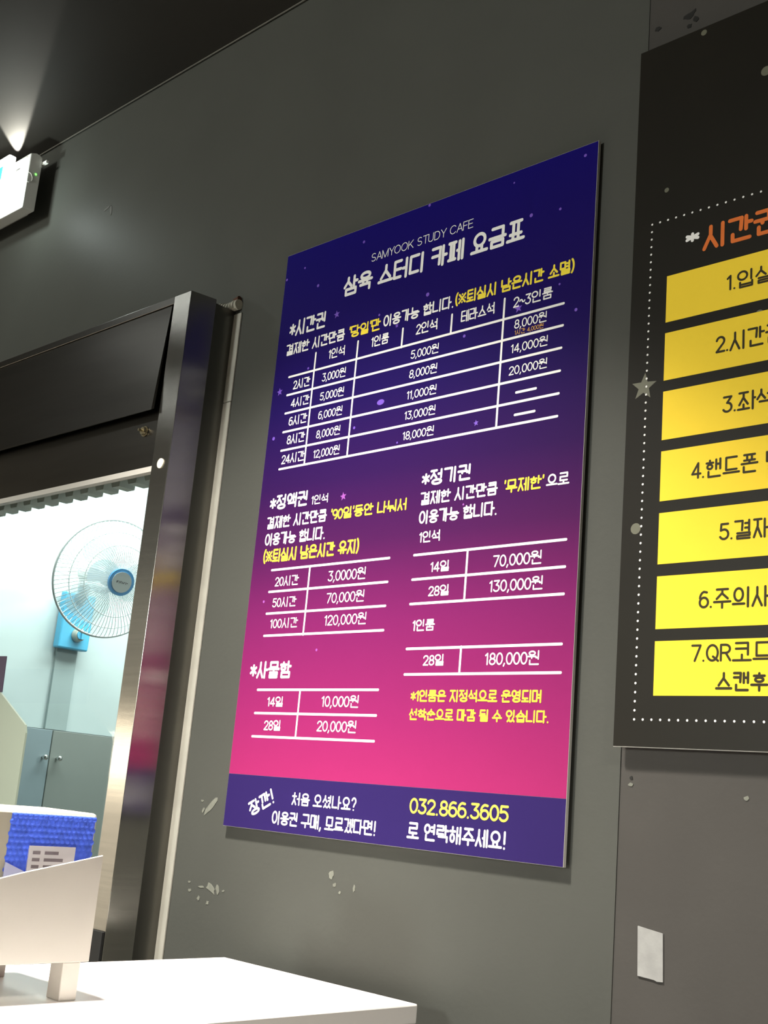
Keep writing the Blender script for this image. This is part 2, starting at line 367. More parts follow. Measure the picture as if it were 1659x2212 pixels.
def disc_mesh(x, z, r, y, n=14, sx=1.0):
    bm = bmesh.new(); bm.faces.new([bm.verts.new((x + r*sx*math.cos(2*math.pi*k/n), y, z + r*math.sin(2*math.pi*k/n))) for k in range(n)]); return bm

# printed matter, millimetres from the foot left corner of its board
PRICE_TEXT = [
    ('SAMYOOK STUDY CAFE', 197.4, 838.1, 199.9, 13.6, 0.0, 0, 0.085),
    ('삼육 스터디 카페 요금표', 141.8, 794.1, 347.4, 32.9, 0.0, 0, 0.15),
    ('*시간권', 25.4, 753.3, 84.6, 27.3, 0.0, 0, 0.14),
    ('결제한 시간만큼', 22.1, 722.4, 133.8, 19.4, 0.0, 0, 0.14),
    ("'당일'만", 164.2, 722.1, 66.5, 19.4, 0.0, 1, 0.14),
    ('이용가능 합니다.', 235.7, 723.6, 136.7, 19.2, 0.0, 0, 0.14),
    ('(※퇴실시 남은시간 소멸)', 373.3, 724.7, 199.7, 19.3, 0.0, 1, 0.15),
    ('1인석', 123.5, 697.1, 37.0, 16.3, 0.0, 0, 0.12),
    ('1인룸', 214.1, 697.2, 36.5, 17.0, 0.0, 0, 0.12),
    ('2인석', 303.3, 697.4, 42.0, 17.2, 0.0, 0, 0.12),
    ('테라스석', 386.6, 697.3, 60.2, 17.4, 0.0, 0, 0.12),
    ('2~3인룸', 476.9, 697.3, 63.9, 16.7, 0.0, 0, 0.12),
    ('3,000원', 114.3, 662.6, 52.5, 13.4, 0.0, 0, 0.12),
    ('5,000원', 114.1, 632.2, 52.9, 12.9, 0.0, 0, 0.12),
    ('6,000원', 114.4, 602.3, 53.2, 12.9, 0.0, 0, 0.12),
    ('8,000원', 114.3, 572.0, 53.0, 12.8, 0.0, 0, 0.12),
    ('12,000원', 112.4, 541.3, 57.8, 12.9, 0.0, 0, 0.12),
    ('5,000원', 297.4, 662.3, 53.6, 12.8, 0.0, 0, 0.12),
    ('8,000원', 297.6, 632.9, 53.4, 12.8, 0.0, 0, 0.12),
    ('11,000원', 296.2, 601.8, 56.7, 12.5, 0.0, 0, 0.12),
    ('13,000원', 295.2, 571.9, 58.8, 12.4, 0.0, 0, 0.12),
    ('18,000원', 295.1, 542.2, 59.0, 12.3, 0.0, 0, 0.12),
    ('8,000원', 480.9, 667.1, 53.4, 12.8, 0.0, 0, 0.12),
    ('1시간 4,000원', 482.2, 658.6, 47.2, 6.2, 0.0, 2, 0.12),
    ('14,000원', 477.7, 633.5, 60.4, 12.5, 0.0, 0, 0.12),
    ('20,000원', 476.8, 603.0, 62.3, 12.3, 0.0, 0, 0.12),
    ('2시간', 48.8, 661.8, 39.0, 15.8, 0.0, 0, 0.12),
    ('4시간', 48.2, 632.1, 42.2, 15.5, 0.0, 0, 0.12),
    ('6시간', 47.6, 602.4, 42.1, 15.7, 0.0, 0, 0.12),
    ('8시간', 48.1, 572.1, 41.3, 16.0, 0.0, 0, 0.12),
    ('24시간', 40.6, 541.4, 52.6, 15.9, 0.0, 0, 0.12),
    ('*정액권', 25.2, 469.3, 86.2, 23.7, 0.0, 0, 0.15),
    ('1인석', 118.8, 468.8, 37.3, 14.4, 0.0, 0, 0.12),
    ('결제한 시간만큼', 22.6, 440.3, 133.4, 19.4, 0.0, 0, 0.14),
    ("'90일'동안 나눠서", 164.0, 440.7, 151.7, 17.5, 0.0, 1, 0.15),
    ('이용가능 합니다.', 22.6, 413.8, 135.1, 19.8, 0.0, 0, 0.14),
    ('(※퇴실시 남은시간 유지)', 23.0, 387.4, 206.3, 21.1, 0.0, 1, 0.15),
    ('20시간', 56.9, 349.5, 52.7, 15.5, 0.0, 0, 0.12),
    ('50시간', 56.3, 317.9, 52.9, 15.2, 0.0, 0, 0.12),
    ('100시간', 56.0, 286.6, 61.3, 15.0, 0.0, 0, 0.12),
    ('3,0000원', 171.4, 350.1, 76.7, 15.3, 0.0, 0, 0.12),
    ('70,000원', 172.7, 318.4, 76.7, 14.9, 0.0, 0, 0.12),
    ('120,000원', 172.6, 286.6, 84.7, 14.9, 0.0, 0, 0.12),
    ('*정기권', 338.7, 469.7, 87.1, 22.3, 0.0, 0, 0.15),
    ('결제한 시간만큼', 338.4, 443.7, 133.0, 18.4, 0.0, 0, 0.14),
    ("'무제한'", 481.1, 443.9, 63.5, 17.8, 0.0, 1, 0.14),
    ('으로', 547.1, 444.4, 34.7, 16.4, 0.0, 0, 0.14),
    ('이용가능 합니다.', 338.7, 417.1, 134.9, 19.1, 0.0, 0, 0.14),
    ('1인석', 342.0, 391.6, 38.5, 15.7, 0.0, 0, 0.13),
    ('14일', 366.3, 350.0, 33.8, 14.9, 0.0, 0, 0.13),
    ('28일', 366.2, 317.9, 36.5, 14.7, 0.0, 0, 0.13),
    ('70,000원', 471.5, 349.3, 76.5, 15.3, 0.0, 0, 0.13),
    ('130,000원', 467.8, 317.6, 84.0, 15.1, 0.0, 0, 0.13),
    ('1인룸', 342.9, 272.8, 39.3, 15.6, 0.0, 0, 0.13),
    ('28일', 366.4, 227.2, 36.7, 15.0, 0.0, 0, 0.13),
    ('180,000원', 468.6, 226.6, 84.2, 15.4, 0.0, 0, 0.13),
    ('*1인룸은 지정석으로 운영되며', 350.1, 181.3, 209.2, 15.5, 0.0, 1, 0.15),
    ('선착순으로 마감 될 수 있습니다.', 349.6, 157.9, 221.4, 15.0, 0.0, 1, 0.15),
    ('*사물함', 22.5, 213.1, 91.3, 25.6, 0.0, 0, 0.15),
    ('14일', 68.6, 172.3, 35.6, 14.9, 0.0, 0, 0.13),
    ('28일', 67.0, 138.3, 37.3, 15.4, 0.0, 0, 0.13),
    ('10,000원', 183.0, 173.1, 74.3, 15.0, 0.0, 0, 0.13),
    ('20,000원', 178.8, 139.4, 78.2, 14.8, 0.0, 0, 0.13),
    ('장깐!', 59.7, 15.4, 55.3, 21.9, 0.458, 0, 0.15),
    ('처음 오셨나요?', 142.9, 38.4, 126.3, 17.4, 0.0, 0, 0.14),
    ('이용권 구매, 모르겠다면!', 105.2, 9.9, 203.7, 18.8, 0.0, 0, 0.14),
    ('032.866.3605', 362.9, 42.4, 158.1, 19.2, 0.0, 3, 0.15),
    ('로 연락해주세요!', 362.2, 11.5, 157.3, 21.0, 0.0, 0, 0.14),
]
PRICE_RULES = [
    (36.4, 685.2, 558.7, 685.2),
    (36.5, 655.1, 559.2, 655.1),
    (37.0, 624.9, 558.7, 624.9),
    (36.9, 594.3, 558.5, 594.3),
    (37.0, 564.3, 558.4, 564.3),
    (37.4, 534.5, 558.1, 534.5),
    (94.2, 713.9, 94.2, 536.3),
    (186.2, 713.4, 186.2, 536.4),
    (277.3, 713.4, 277.3, 684.6),
    (370.0, 713.5, 370.0, 687.4),
    (461.9, 714.8, 461.9, 536.1),
    (491.3, 577.6, 522.5, 577.6),
    (491.3, 547.2, 522.4, 547.2),
    (46.4, 375.5, 290.0, 375.5),
    (45.5, 342.4, 290.2, 342.4),
    (45.1, 309.5, 290.2, 309.5),
    (45.1, 276.3, 290.5, 276.3),
    (131.1, 374.7, 131.1, 275.4),
    (335.7, 375.7, 581.3, 375.7),
    (335.9, 342.4, 581.6, 342.4),
    (335.8, 309.5, 581.8, 309.5),
    (428.7, 374.2, 428.7, 311.1),
    (336.1, 250.0, 582.6, 250.0),
    (336.0, 216.5, 583.3, 216.5),
    (429.2, 250.6, 429.2, 217.2),
    (44.3, 196.6, 290.4, 196.6),
    (43.7, 162.8, 290.8, 162.8),
    (43.7, 129.3, 290.9, 129.3),
    (137.1, 195.5, 137.1, 130.1),
]
PRICE_STARS = [
    (132.8, 768.8, 6.7),
    (264.2, 720.7, 3.7),
    (485.9, 695.7, 6.7),
    (186.7, 474.3, 6.7),
    (427.2, 546.7, 4.6),
    (17.9, 663.9, 6.8),
]
PRICE_DOTS = [
    (309.2, 898.6, 2.3),
    (544.9, 821.1, 2.0),
    (497.6, 826.1, 2.8),
    (177.5, 877.3, 2.4),
    (82.1, 829.1, 2.6),
    (45.7, 868.8, 1.8),
    (320.2, 755.7, 3.1),
    (550.5, 713.6, 1.6),
    (578.1, 671.9, 2.3),
    (395.1, 676.3, 2.3),
    (225.8, 746.3, 1.9),
    (245.3, 607.4, 4.3),
    (195.5, 576.7, 2.2),
    (285.4, 540.7, 1.5),
    (15.7, 587.2, 3.0),
    (79.8, 691.5, 2.0),
    (35.7, 328.2, 2.1),
    (162.4, 252.7, 2.0),
    (415.5, 437.1, 1.4),
    (580.4, 886.6, 2.3),
    (464.7, 884.6, 1.4),
    (4.0, 858.6, 2.1),
]
NOTICE_TEXT = [
    ('*', 71.7, 581.1, 19.8, 16.6, 0.0, 0, 0.24),
    ('시간권', 93.4, 567.0, 95.6, 31.7, 0.0, 2, 0.15),
    ('1.입실', 125.2, 509.7, 56.3, 18.9, 0.0, 3, 0.135),
    ('2.시간권', 113.3, 437.0, 80.5, 20.0, 0.0, 3, 0.135),
    ('3.좌석', 123.2, 364.7, 61.6, 19.6, 0.0, 3, 0.135),
    ('4.핸드폰 번', 87.3, 293.7, 108.2, 19.2, 0.0, 3, 0.135),
    ('5.결재', 122.5, 221.3, 59.9, 19.1, 0.0, 3, 0.135),
    ('6.주의사', 100.0, 148.5, 82.1, 19.4, 0.0, 3, 0.135),
    ('7.QR코드', 92.9, 91.4, 92.4, 18.8, 0.0, 3, 0.135),
    ('스캔후', 121.7, 60.4, 59.0, 20.6, 0.0, 3, 0.135),
]
NOTICE_DOTS = [
    (44.0, 661.7, 3.1),
    (88.5, 859.4, 3.9),
    (169.7, 773.9, 6.1),
    (18.4, 244.6, 6.5),
    (165.7, 473.1, 4.9),
]
NOTICE_STARS = [
    (22.4, 414.7, 17.3),
]

# ================================================================== the setting
CZ = 2.613
wf = bmesh.new()
WX0, WX1, WZ0, WZ1 = -3.2, -1.560, 0.99, 1.86      # hole of the serving window
YB = 0.12
bx(wf, -7.0, WX0, 0, YB, 0, CZ); bx(wf, WX1, -0.741, 0, YB, 0, CZ)
bx(wf, WX0, WX1, 0, YB, WZ1, CZ); bx(wf, WX0, WX1, 0, YB, 0, WZ0)
wall_front = struct(obj('wall_front', wf, WALL))
wr = struct(box_obj('wall_front_right', -0.741, 2.6, 0.0010, YB, 0, CZ, WALLR))
struct(box_obj('wall_right', 2.6, 2.7, -6.2, YB, 0, CZ, DARKW))
struct(box_obj('wall_back', -7.0, 2.6, -6.3, -6.2, 0, CZ, CREAMW))
struct(box_obj('wall_left', -7.1, -7.0, -6.3, YB, 0, CZ, CREAMW))
struct(box_obj('floor', -7.1, 2.7, -6.3, 6.0, -0.1, 0, FLOOR))
struct(box_obj('ceiling', -7.1, 2.7, -6.3, YB, CZ, CZ + .1, CEIL))
# added glowing panels, out of view, shaped for the glow mirrored in the steel
glow_hi = struct(box_obj('glow_panel_upper', -7.0, -6.985, -5.6, -2.6, 1.262, 1.56, PANELGLOW))
glow_lo = struct(box_obj('glow_panel_lower', -7.0, -6.985, -5.6, -2.6, 0.15, 1.255, PANELDIM))
# thin pale joint bead where ceiling meets wall
bead = bmesh.new(); tube(bead, [(-7, -.004, CZ - .001), (-2.4, -.004, CZ - .001), (-.8, -.004, CZ - .0005), (2.5, -.004, CZ - .001)], .0015, 6)
struct(obj('trim_1', bead, mat('joint_bead', (.11, .105, .09), .7)))
# booth behind the window
struct(box_obj('wall_booth_left', -4.2, -4.1, YB, 6.0, 0, CZ, BOOTHW))
struct(box_obj('wall_booth_back', -4.1, -0.4, 5.9, 6.0, 0, CZ, BOOTHW))
struct(box_obj('wall_booth_right', -0.5, -0.4, YB, 5.9, 0, CZ, BOOTHW))
struct(box_obj('ceiling_booth', -4.2, -0.4, YB, 6.0, CZ, CZ + .1, WHITEP))

# marks on the wall, each a real chip or hole
def blob(name, pts, y, m, parent):
    bm = bmesh.new(); prism(bm, pts, 'y', y, y - .0006); return obj(name, bm, m, parent)
def rough_blob(cx, cz, rx, rz, n=11, tilt=0.0, seed=0):
    rnd = random.Random(seed); o = []
    for i in range(n):
        a = 2*math.pi*i/n; k = rnd.uniform(.55, 1.1); u, v = rx*k*math.cos(a), rz*k*math.sin(a)
        o.append((cx + u*math.cos(tilt) - v*math.sin(tilt), cz + u*math.sin(tilt) + v*math.cos(tilt)))
    return o
for i, (x, z, rx, rz, tl) in enumerate([(-1.449, 1.231, .020, .006, .75), (-1.4645, 1.2247, .005, .003, .9), (-1.470, 1.238, .003, .002, 0),
        (-1.4269, 1.117, .014, .006, -.4), (-1.448, 1.1165, .008, .002, 0), (-1.4106, 1.1162, .004, .007, .3), (-1.3975, 1.116, .003, .002, 0),
        (-1.4749, 1.1085, .005, .003, 0), (-1.452, 1.100, .004, .004, 0), (-1.430, 1.096, .004, .003, .5), (-1.4780, 1.120, .003, .002, 0),
        (-1.1787, 1.1605, .006, .006, 0), (-1.171, 1.1490, .004, .003, 0), (-1.1345, 1.1478, .003, .005, 0), (-1.16, 1.140, .003, .002, 0)]):
    blob('paint_chip', rough_blob(x, z, rx, rz, tilt=tl, seed=i), 0.0, CHIP, wall_front)
for i, (x, z, rx, rz, tl) in enumerate([(-.6826, 2.245, .011, .0055, .35), (-.674, 2.2359, .0045, .005, .2), (-.7273, 2.2446, .0052, .0048, 0), (-.6828, 2.2292, .004, .004, 0), (-.7274, 1.3085, .0028, .0024, 0)]):
    blob('wall_hole', rough_blob(x, z, rx, rz, tilt=tl, seed=40+i), 0.0010, HOLE, wr)
for i, (x, z, rx, rz) in enumerate([(-.7270, 1.3015, .004, .002), (-.5914, 1.2948, .0035, .003)]):
    blob('paint_chip', rough_blob(x, z, rx, rz, seed=60+i), 0.0010, CHIP, wr)
for i, (x, z, rx, rz, tl) in enumerate([(-1.995, 2.373, .014, .003, 1.8), (-2.012, 2.383, .014, .0028, .25)]):
    sm = blob('paint_scuff', rough_blob(x, z, rx, rz, tilt=tl, seed=80+i), 0.0, mat('scuffed_paint', (.105, .105, .095), .7), wall_front)

# ================================================================== price board
PX0, PZ0, PW, PH = -1.4040, 1.2065, 0.600, 0.9015
board = thing('price_board', 'purple and pink gradient foam price board hanging beside the steel window frame', 'sign', (PX0, -0.0038, PZ0))
bm = bmesh.new(); bx(bm, 0, PW, -.0050, 0, 0, PH); obj('foam_core', bm, FOAM, board)
bm = bmesh.new(); bx(bm, .0004, PW - .0004, -.0053, -.00502, .0745, PH - .0004); obj('gradient_sheet', bm, GRAD, board)
bm = bmesh.new(); bx(bm, .0004, PW - .0004, -.0053, -.00502, .0004, .0743); obj('footer_band', bm, BANDBLUE, board)
for x in (.06, PW - .06):
    for z in (.12, .8):
        bm = bmesh.new(); bx(bm, x - .02, x + .02, 0, .0038, z - .03, z + .03); obj('mounting_tape', bm, FOAM, board)
YF = -.00535
for x, z, r in PRICE_STARS: obj('printed_star', star_mesh(x/1e3, z/1e3, r/1e3, YF, 8), PURPLE if z > 480 else MAUVE, board)
for x, z, r in PRICE_DOTS: obj('printed_dot', disc_mesh(x/1e3, z/1e3, r/1e3, YF, 12, 1.7 if r > 4 else 1), PURPLE if z > 480 else MAUVE, board)
for x0, z0, x1, z1 in PRICE_RULES:
    bm = bmesh.new(); vert = abs(x1 - x0) < 2
    stroke_mesh(bm, [(x0/1e3, z0/1e3), (x1/1e3, z1/1e3)], .0017 if not vert else .0016, YF - .0001 - (.00003 if vert else 0), nseg=12)
    obj('table_rule', bm, WHITEINK, board)
INK = {0: WHITEINK, 1: YELINK, 2: GOLDINK, 3: BRYEL}
for t, x, z, w, h, rot, c, th in PRICE_TEXT:
    obj('lettering', text_mesh(t, x/1e3, z/1e3, w/1e3, h/1e3, rot, th, YF - .0002), INK[c], board)

# ================================================================== notice board
NX0, NZ0, NW, NH = -0.743, 1.3405, 0.60, 0.867
notice = thing('notice_board', 'black notice board with yellow step panels and a dotted white border', 'sign', (NX0, -0.0125, NZ0))
bm = bmesh.new(); bx(bm, 0, NW, 0, .003, 0, NH); obj('backing', bm, FOAM, notice)
bm = bmesh.new(); bx(bm, .0002, NW - .0002, -.0005, -.00002, .0008, NH - .0002); obj('black_sheet', bm, BLKPRINT, notice)
for x in (.10, NW - .10):
    for z in (.15, NH - .15):
        bm = bmesh.new(); cyl(bm, (x, .0078, z), (0, 1, 0), .008, .0094, 16); obj('spacer', bm, KNOB, notice)
NY = -.00055
for x, z, r in NOTICE_STARS: obj('printed_star', star_mesh(x/1e3, z/1e3, r/1e3, NY, -4), OLIVE, notice)
for x, z, r in NOTICE_DOTS: obj('printed_dot', disc_mesh(x/1e3, z/1e3, r/1e3, NY, 16), OLIVE, notice)
RECTS = [(2.0883, 2.0297), (2.0163, 1.9577), (1.9443, 1.8858), (1.8724, 1.8137), (1.8000, 1.7413), (1.7277, 1.6688), (1.6555, 1.5963)]
panels = []
for z1, z0 in RECTS:
    bm = bmesh.new(); bx(bm, .0485, NW - .0485, -.0008, -.00056, z0 - 1.5405, z1 - 1.5405); panels.append(obj('yellow_panel', bm, YELPAN, notice))
# dotted border, each dot its own piece sharing one mesh
bm = disc_mesh(0, 0, .00135, 0, 12); me = bpy.data.meshes.new('border_dot'); bm.to_mesh(me); bm.free(); me.materials.append(WHITEINK)
DX0, DX1, DZ0, DZ1 = .0257, NW - .0257, .2295 - .0, .8215
DZ0 = 1.5705 - 1.5405; DZ1 = 2.1618 - 1.5405
nv = 60; nh = 51
def dot(x, z):
    o = bpy.data.objects.new('border_dot', me); C.objects.link(o); o.parent = notice; o.location = (x, NY - .0001, z)
for i in range(nv + 1):
    for x in (DX0, DX1): dot(x, DZ0 + (DZ1 - DZ0)*i/nv)
for i in range(1, nh):
    for z in (DZ0, DZ1): dot(DX0 + (DX1 - DX0)*i/nh, z)
INK2 = {0: WHITEINK, 2: ORINK, 3: DARKINK}
for k, (t, x, z, w, h, rot, c, th) in enumerate(NOTICE_TEXT):
    par = notice
    for p_, (z1, z0) in zip(panels, RECTS):
        if z0 - 1.5405 < z/1e3 < z1 - 1.5405: par = p_
    obj('lettering', text_mesh(t, x/1e3, z/1e3, w/1e3, h/1e3, rot, th, -.0009), INK2[c], par)

# ================================================================== tape piece on the wall below the notice
bm = bmesh.new()
prism(bm, [(-.7118, 1.1567), (-.6818, 1.1528), (-.6801, 1.1057), (-.6870, 1.1052), (-.6905, 1.1063), (-.7101, 1.1075)], 'y', .0010, -.0004)
tag(obj('tape_strip', bm, PAPER), 'pale torn piece of tape stuck low on the grey wall below the notice board', 'tape')

# ================================================================== serving window
window = thing('window_1', 'steel window frame', 'window', (0, 0, 0))
del window['label']; del window['category']; window['kind'] = 'structure'
FX1, FX0, FY = -1.5373, -1.5830, -0.0950
# right jamb: front and rear profiles with an open joint between
bm = bmesh.new(); prism(bm, [(FX0, FY), (FX1, FY), (-1.5295, -.0480), (FX0, -.0480)], 'z', .985, 2.0480); obj('window_jamb', bm, STEEL, window, bevel=.0006)
bm = bmesh.new(); bx(bm, -1.578, FX1, -.0470, 0, .985, 2.0450); obj('window_jamb', bm, STEELR, window, bevel=.0006)
bm = bmesh.new(); bx(bm, -1.578, FX1 - .0012, -.0482, -.0468, .985, 2.04); obj('joint_strip', bm, BLACK, window)
# left jamb far outside the picture and the sill
bm = bmesh.new(); bx(bm, WX0 - .03, WX0 + .02, FY, 0, .985, 2.0480); obj('window_jamb', bm, STEEL, window, bevel=.0008)
bm = bmesh.new(); bx(bm, WX0 + .02, FX0, FY, 0, .985, 1.040); obj('window_sill', bm, STEEL, window, bevel=.001)
# header: lip, sloping cover flap, fascia, pale soffit
hd = bmesh.new(); bx(hd, WX0 + .02, FX0, FY, 0, 2.0350, 2.0480); obj('header_lip', hd, STEELD, window, bevel=.0006)
fl = bmesh.new(); prism(fl, [(-.0925, 2.0345), (-.0905, 2.0345), (-.1005, 1.8500), (-.1055, 1.8470), (-.1055, 1.8500)], 'x', WX0 + .02, -1.5905)
obj('cover_flap', fl, STEELD, window)
fa = bmesh.new(); bx(fa, WX0 + .02, FX0, -.0860, -.0740, 1.7570, 2.034); obj('fascia', fa, STEELD, window)
so = bmesh.new(); bx(so, WX0 + .02, FX0, -.0859, -.0740, 1.7475, 1.7569); obj('soffit_strip', so, CREAMP, window)
ra = bmesh.new(); bx(ra, WX0 + .02, FX0, -.0738, .0, 1.8300, 1.86); obj('header_underside', ra, STEELD, window)
# glazing bead and pane
gb = bmesh.new(); bx(gb, -1.7300, -1.5785, .002, .018, .99, 1.86); obj('glazing_bead', gb, CREAMP, window, bevel=.002)
gp = bmesh.new(); bx(gp, WX0, -1.7250, .008, .012, 1.0, 1.86); obj('glass_pane', gp, GLASS, window)
# pale filler bead between frame and wall, in two lengths
for z0, z1 in ((.985, 1.8795), (1.8805, 2.0385)):
    cb = bmesh.new(); bx(cb, FX1, -1.5178, -.0035, 0, z0, z1); obj('filler_bead', cb, CAULK, window, bevel=.001)
# ribbed foam rod squeezed out above the frame
fr = bmesh.new()
for k in range(9):
    x = -1.588 + k*.0075; cyl(fr, (x + .0035, -.007, 2.056 - k*.0006 + .0016*math.sin(k)), (1, 0, -.1), .0085 if k > 1 else .005 + .002*k, .0055, 14)
tube(fr, [(-1.588, -.007, 2.056), (-1.522, -.007, 2.050)], .0068, 12)
obj('foam_rod', fr, mat('foam_rod', (.30, .29, .24), .8), window)
rc = bmesh.new(); cyl(rc, (-1.5290, -.006, 2.0625), (1, 0, .2), .005, .012, 12); obj('foam_stain', rc, mat('rust_brown', (.08, .03, .015), .8), window)
# thumb screw on the fascia and round sticker on the jamb
sc = bmesh.new(); cyl(sc, (-1.6290, -.0905, 1.8205), (0, 1, 0), .0062, .004, 24, .0070); cyl(sc, (-1.6290, -.0955, 1.8205), (0, 1, 0), .0022, .008, 12); cyl(sc, (-1.6290, -.0873, 1.8205), (0, 1, 0), .009, .0012, 24)
obj('screw', sc, BRASS, window, smooth=False)
st = bmesh.new(); cyl(st, (-1.5585, -.0957, 1.7536), (0, 1, 0), .0082, .0012, 28); obj('round_sticker', st, STICKER, window)
ww = bmesh.new(); bx(ww, -1.605, -1.5375, -.1005, -.0952, .99, 1.0425); obj('rubber_stop', ww, BLACK, window, bevel=.001)

# row of short hanging louvres just inside the head of the window
lou = thing('louvre_rail', 'row of short grey louvre blocks hanging inside the head of the window', 'blind', (0, 0, 0))
bm = bmesh.new(); bx(bm, WX0 + .02, -1.60, .028, .070, 1.8020, 1.86); obj('rail', bm, mat('blue_grey_rail', (.12, .16, .18), .5), lou)
proto = bmesh.new(); prism(proto, [(-.019, .018), (.017, .018), (.015, 0), (-.009, 0)], 'y', -.017, .017)
pm = bpy.data.meshes.new('louvre'); bmesh.ops.recalc_face_normals(proto, faces=proto.faces[:]); proto.to_mesh(pm); proto.free(); pm.materials.append(mat('louvre_grey', (.80, .77, .72), .5))
for k in range(24):
    o = bpy.data.objects.new('louvre', pm); C.objects.link(o); o.parent = lou; o.location = (-1.775 - .0534*k + .05, .049, 1.7860)
# the pale green acrylic screen and the plum card at the left
bm = bmesh.new(); prism(bm, [(-2.48, 1.3900), (-2.1000, 1.3900), (-1.9810, 1.3900), (-1.8780, 1.3345), (-1.8725, 1.3210), (-1.8710, 1.060), (-1.8710, 1.0400), (-2.48, 1.0400)], 'y', -.0800, -.0765)
scr = tag(obj('acrylic_screen', bm, GREENP), 'pale green translucent acrylic screen with a clipped corner standing in the window', 'screen')
bm = bmesh.new(); prism(bm, [(-2.32, 1.4610), (-1.9810, 1.4545), (-1.9770, 1.3902), (-2.32, 1.3902)], 'y', -.0790, -.0775)
tag(obj('dark_card', bm, PLUM), 'dark plum card standing on the pale green screen at the left edge', 'card')

# ================================================================== inside the booth
BX = -4.1
cab = thing('wall_cabinet', 'grey flat-fronted cabinet with round knobs seen through the window', 'cabinet', (BX, 1.0, 0))
bm = bmesh.new(); bx(bm, .0, .022, -.8, 2.2, 0, 1.416); obj('carcass', bm, mat('cabinet_gap', (.06, .075, .08), .6), cab)
for y0, y1, ky, m in ((-.75, -.245, -.29, DOORQ), (-.24, .280, .253, DOORQ), (.284, .90, .313, DOORP), (.904, 1.45, 1.40, DOORP), (1.455, 2.0, 1.50, DOORP)):
    bm = bmesh.new(); bx(bm, .022, .040, y0, y1, .02, 1.413); d = obj('door', bm, m, cab, bevel=.0015)
    bm = bmesh.new(); bmesh.ops.create_uvsphere(bm, u_segments=14, v_segments=10, radius=.011, matrix=Matrix.Translation((.062, ky, 1.312))); cyl(bm, (.048, ky, 1.312), (1, 0, 0), .005, .018, 10)
    obj('knob', bm, KNOB, d, smooth=True)
colm = struct(box_obj('trim_2', BX, BX + .014, 1.262, 1.352, 1.417, 1.722, mat('grey_band', (.33, .40, .40), .5)))  # darker upright strip below the fan's switch box
bm = bmesh.new(); bx(bm, BX, BX + .018, 1.590, 1.62, 1.417, CZ); struct(obj('trim_3', bm, CREAMP))

# wall fan
fan = thing('wall_fan', 'white wall fan with wire cage and blue hub ring inside the booth', 'fan', (BX, 1.305, 1.79))
bm = bmesh.new(); prism(bm, [(-.066, -.068), (.066, -.068), (.070, .15), (-.062, .15)], 'x', .014, .055); obj('switch_box', bm, SKYB, fan, bevel=.006)
bm = bmesh.new(); cyl(bm, (.068, .010, -.012), (1, 0, 0), .027, .026, 24, .022); k_ = obj('dial', bm, mat('dial_cream', (.50, .50, .42), .35), fan, bevel=.003)
bm = bmesh.new(); cyl(bm, (.083, .010, -.012), (1, 0, 0), .018, .008, 20); bx(bm, .086, .095, .006, .014, -.028, .004); obj('dial_cap', bm, SKYB, k_)
hub = Vector((-3.596, 1.139, 1.937)) - Vector((BX, 1.305, 1.79))
bm = bmesh.new(); tube(bm, [(.04, 0, .12), (.09, -.01, .15), (.20, -.08, .17), tuple(hub - Vector((.15, .0, .0)))], .024, 12); obj('arm', bm, FANW, fan, smooth=True)
ax = Vector((.965, -.142, -.22)).normalized()          # faces the room
u = Vector((0, 0, 1)).cross(ax).normalized(); v = ax.cross(u)
def fp(r, a, d): return hub + ax*d + (u*math.cos(a) + v*math.sin(a))*r
bm = bmesh.new(); cyl(bm, hub - ax*.12, ax, .050, .12, 24, .062); obj('motor', bm, FANW, fan, smooth=False)
R = .207
def cage(sign, n, d0):
    bm = bmesh.new()
    for k in range(n):
        a = 2*math.pi*k/n; tw = .28*sign
        pts = []
        for i in range(9):
            t = i/8; r = .046 + (R - .046)*t
            pts.append(fp(r, a + tw*t, d0*(1 - t**3.2) ))
        tube(bm, pts, .0010, 4)
    return bm
g = cage(1, 84, .090); o = obj('front_grille', g, FANW, fan); o['kind'] = 'stuff'
g = cage(-1, 64, -.065); o = obj('rear_grille', g, FANW, fan); o['kind'] = 'stuff'
for r, d, name, tr in ((R, 0, 'cage_rim', .0045), (.125, .073, 'cage_ring', .0016), (.168, .046, 'cage_ring', .0016)):
    bm = bmesh.new(); tube(bm, [fp(r, 2*math.pi*k/72, d) for k in range(72)], tr, 8, True); obj(name, bm, FANW, fan, smooth=True)
for k in range(3):
    bm = bmesh.new(); rows = []
    for i in range(7):
        r = .03 + (.172 - .03)*i/6; w = .30 + .42*math.sin(math.pi*min(1, (i + .8)/6.6))
        rows.append([bm.verts.new(fp(r, 2*math.pi*k/3 + (j/6 - .5)*2*w, -.02 + .022*(j/6 - .5)*2)) for j in range(7)])
    for i in range(6):
        for j in range(6): bm.faces.new((rows[i][j], rows[i][j+1], rows[i+1][j+1], rows[i+1][j]))
    o = obj('blade', bm, BLADE, fan, smooth=True); md = o.modifiers.new('solid', 'SOLIDIFY'); md.thickness = .002
bm = bmesh.new(); cyl(bm, hub + ax*.093, ax, .047, .012, 32, .047); obj('hub_ring', bm, FANB, fan)
bm = bmesh.new(); cyl(bm, hub + ax*.1005, ax, .036, .003, 32); hc = obj('hub_cap', bm, FANW, fan)
bm = bmesh.new()
for i, (x0, x1, z0, z1) in enumerate([(-.020, -.016, -.003, .004), (-.017, -.012, .002, .004), (-.011, -.009, -.005, .004), (-.007, -.001, -.003, -.001), (-.006, -.002, 0, .004), (.001, .003, -.005, .003), (.005, .009, -.004, -.001), (.006, .012, 0, .002), (.014, .016, -.005, .003), (.018, .022, -.002, .001)]):
    q = [hub + ax*.1022 + u*a_ + v*b_ for a_, b_ in ((x0, z0), (x1, z0), (x1, z1), (x0, z1))]; bm.faces.new([bm.verts.new(p) for p in q])
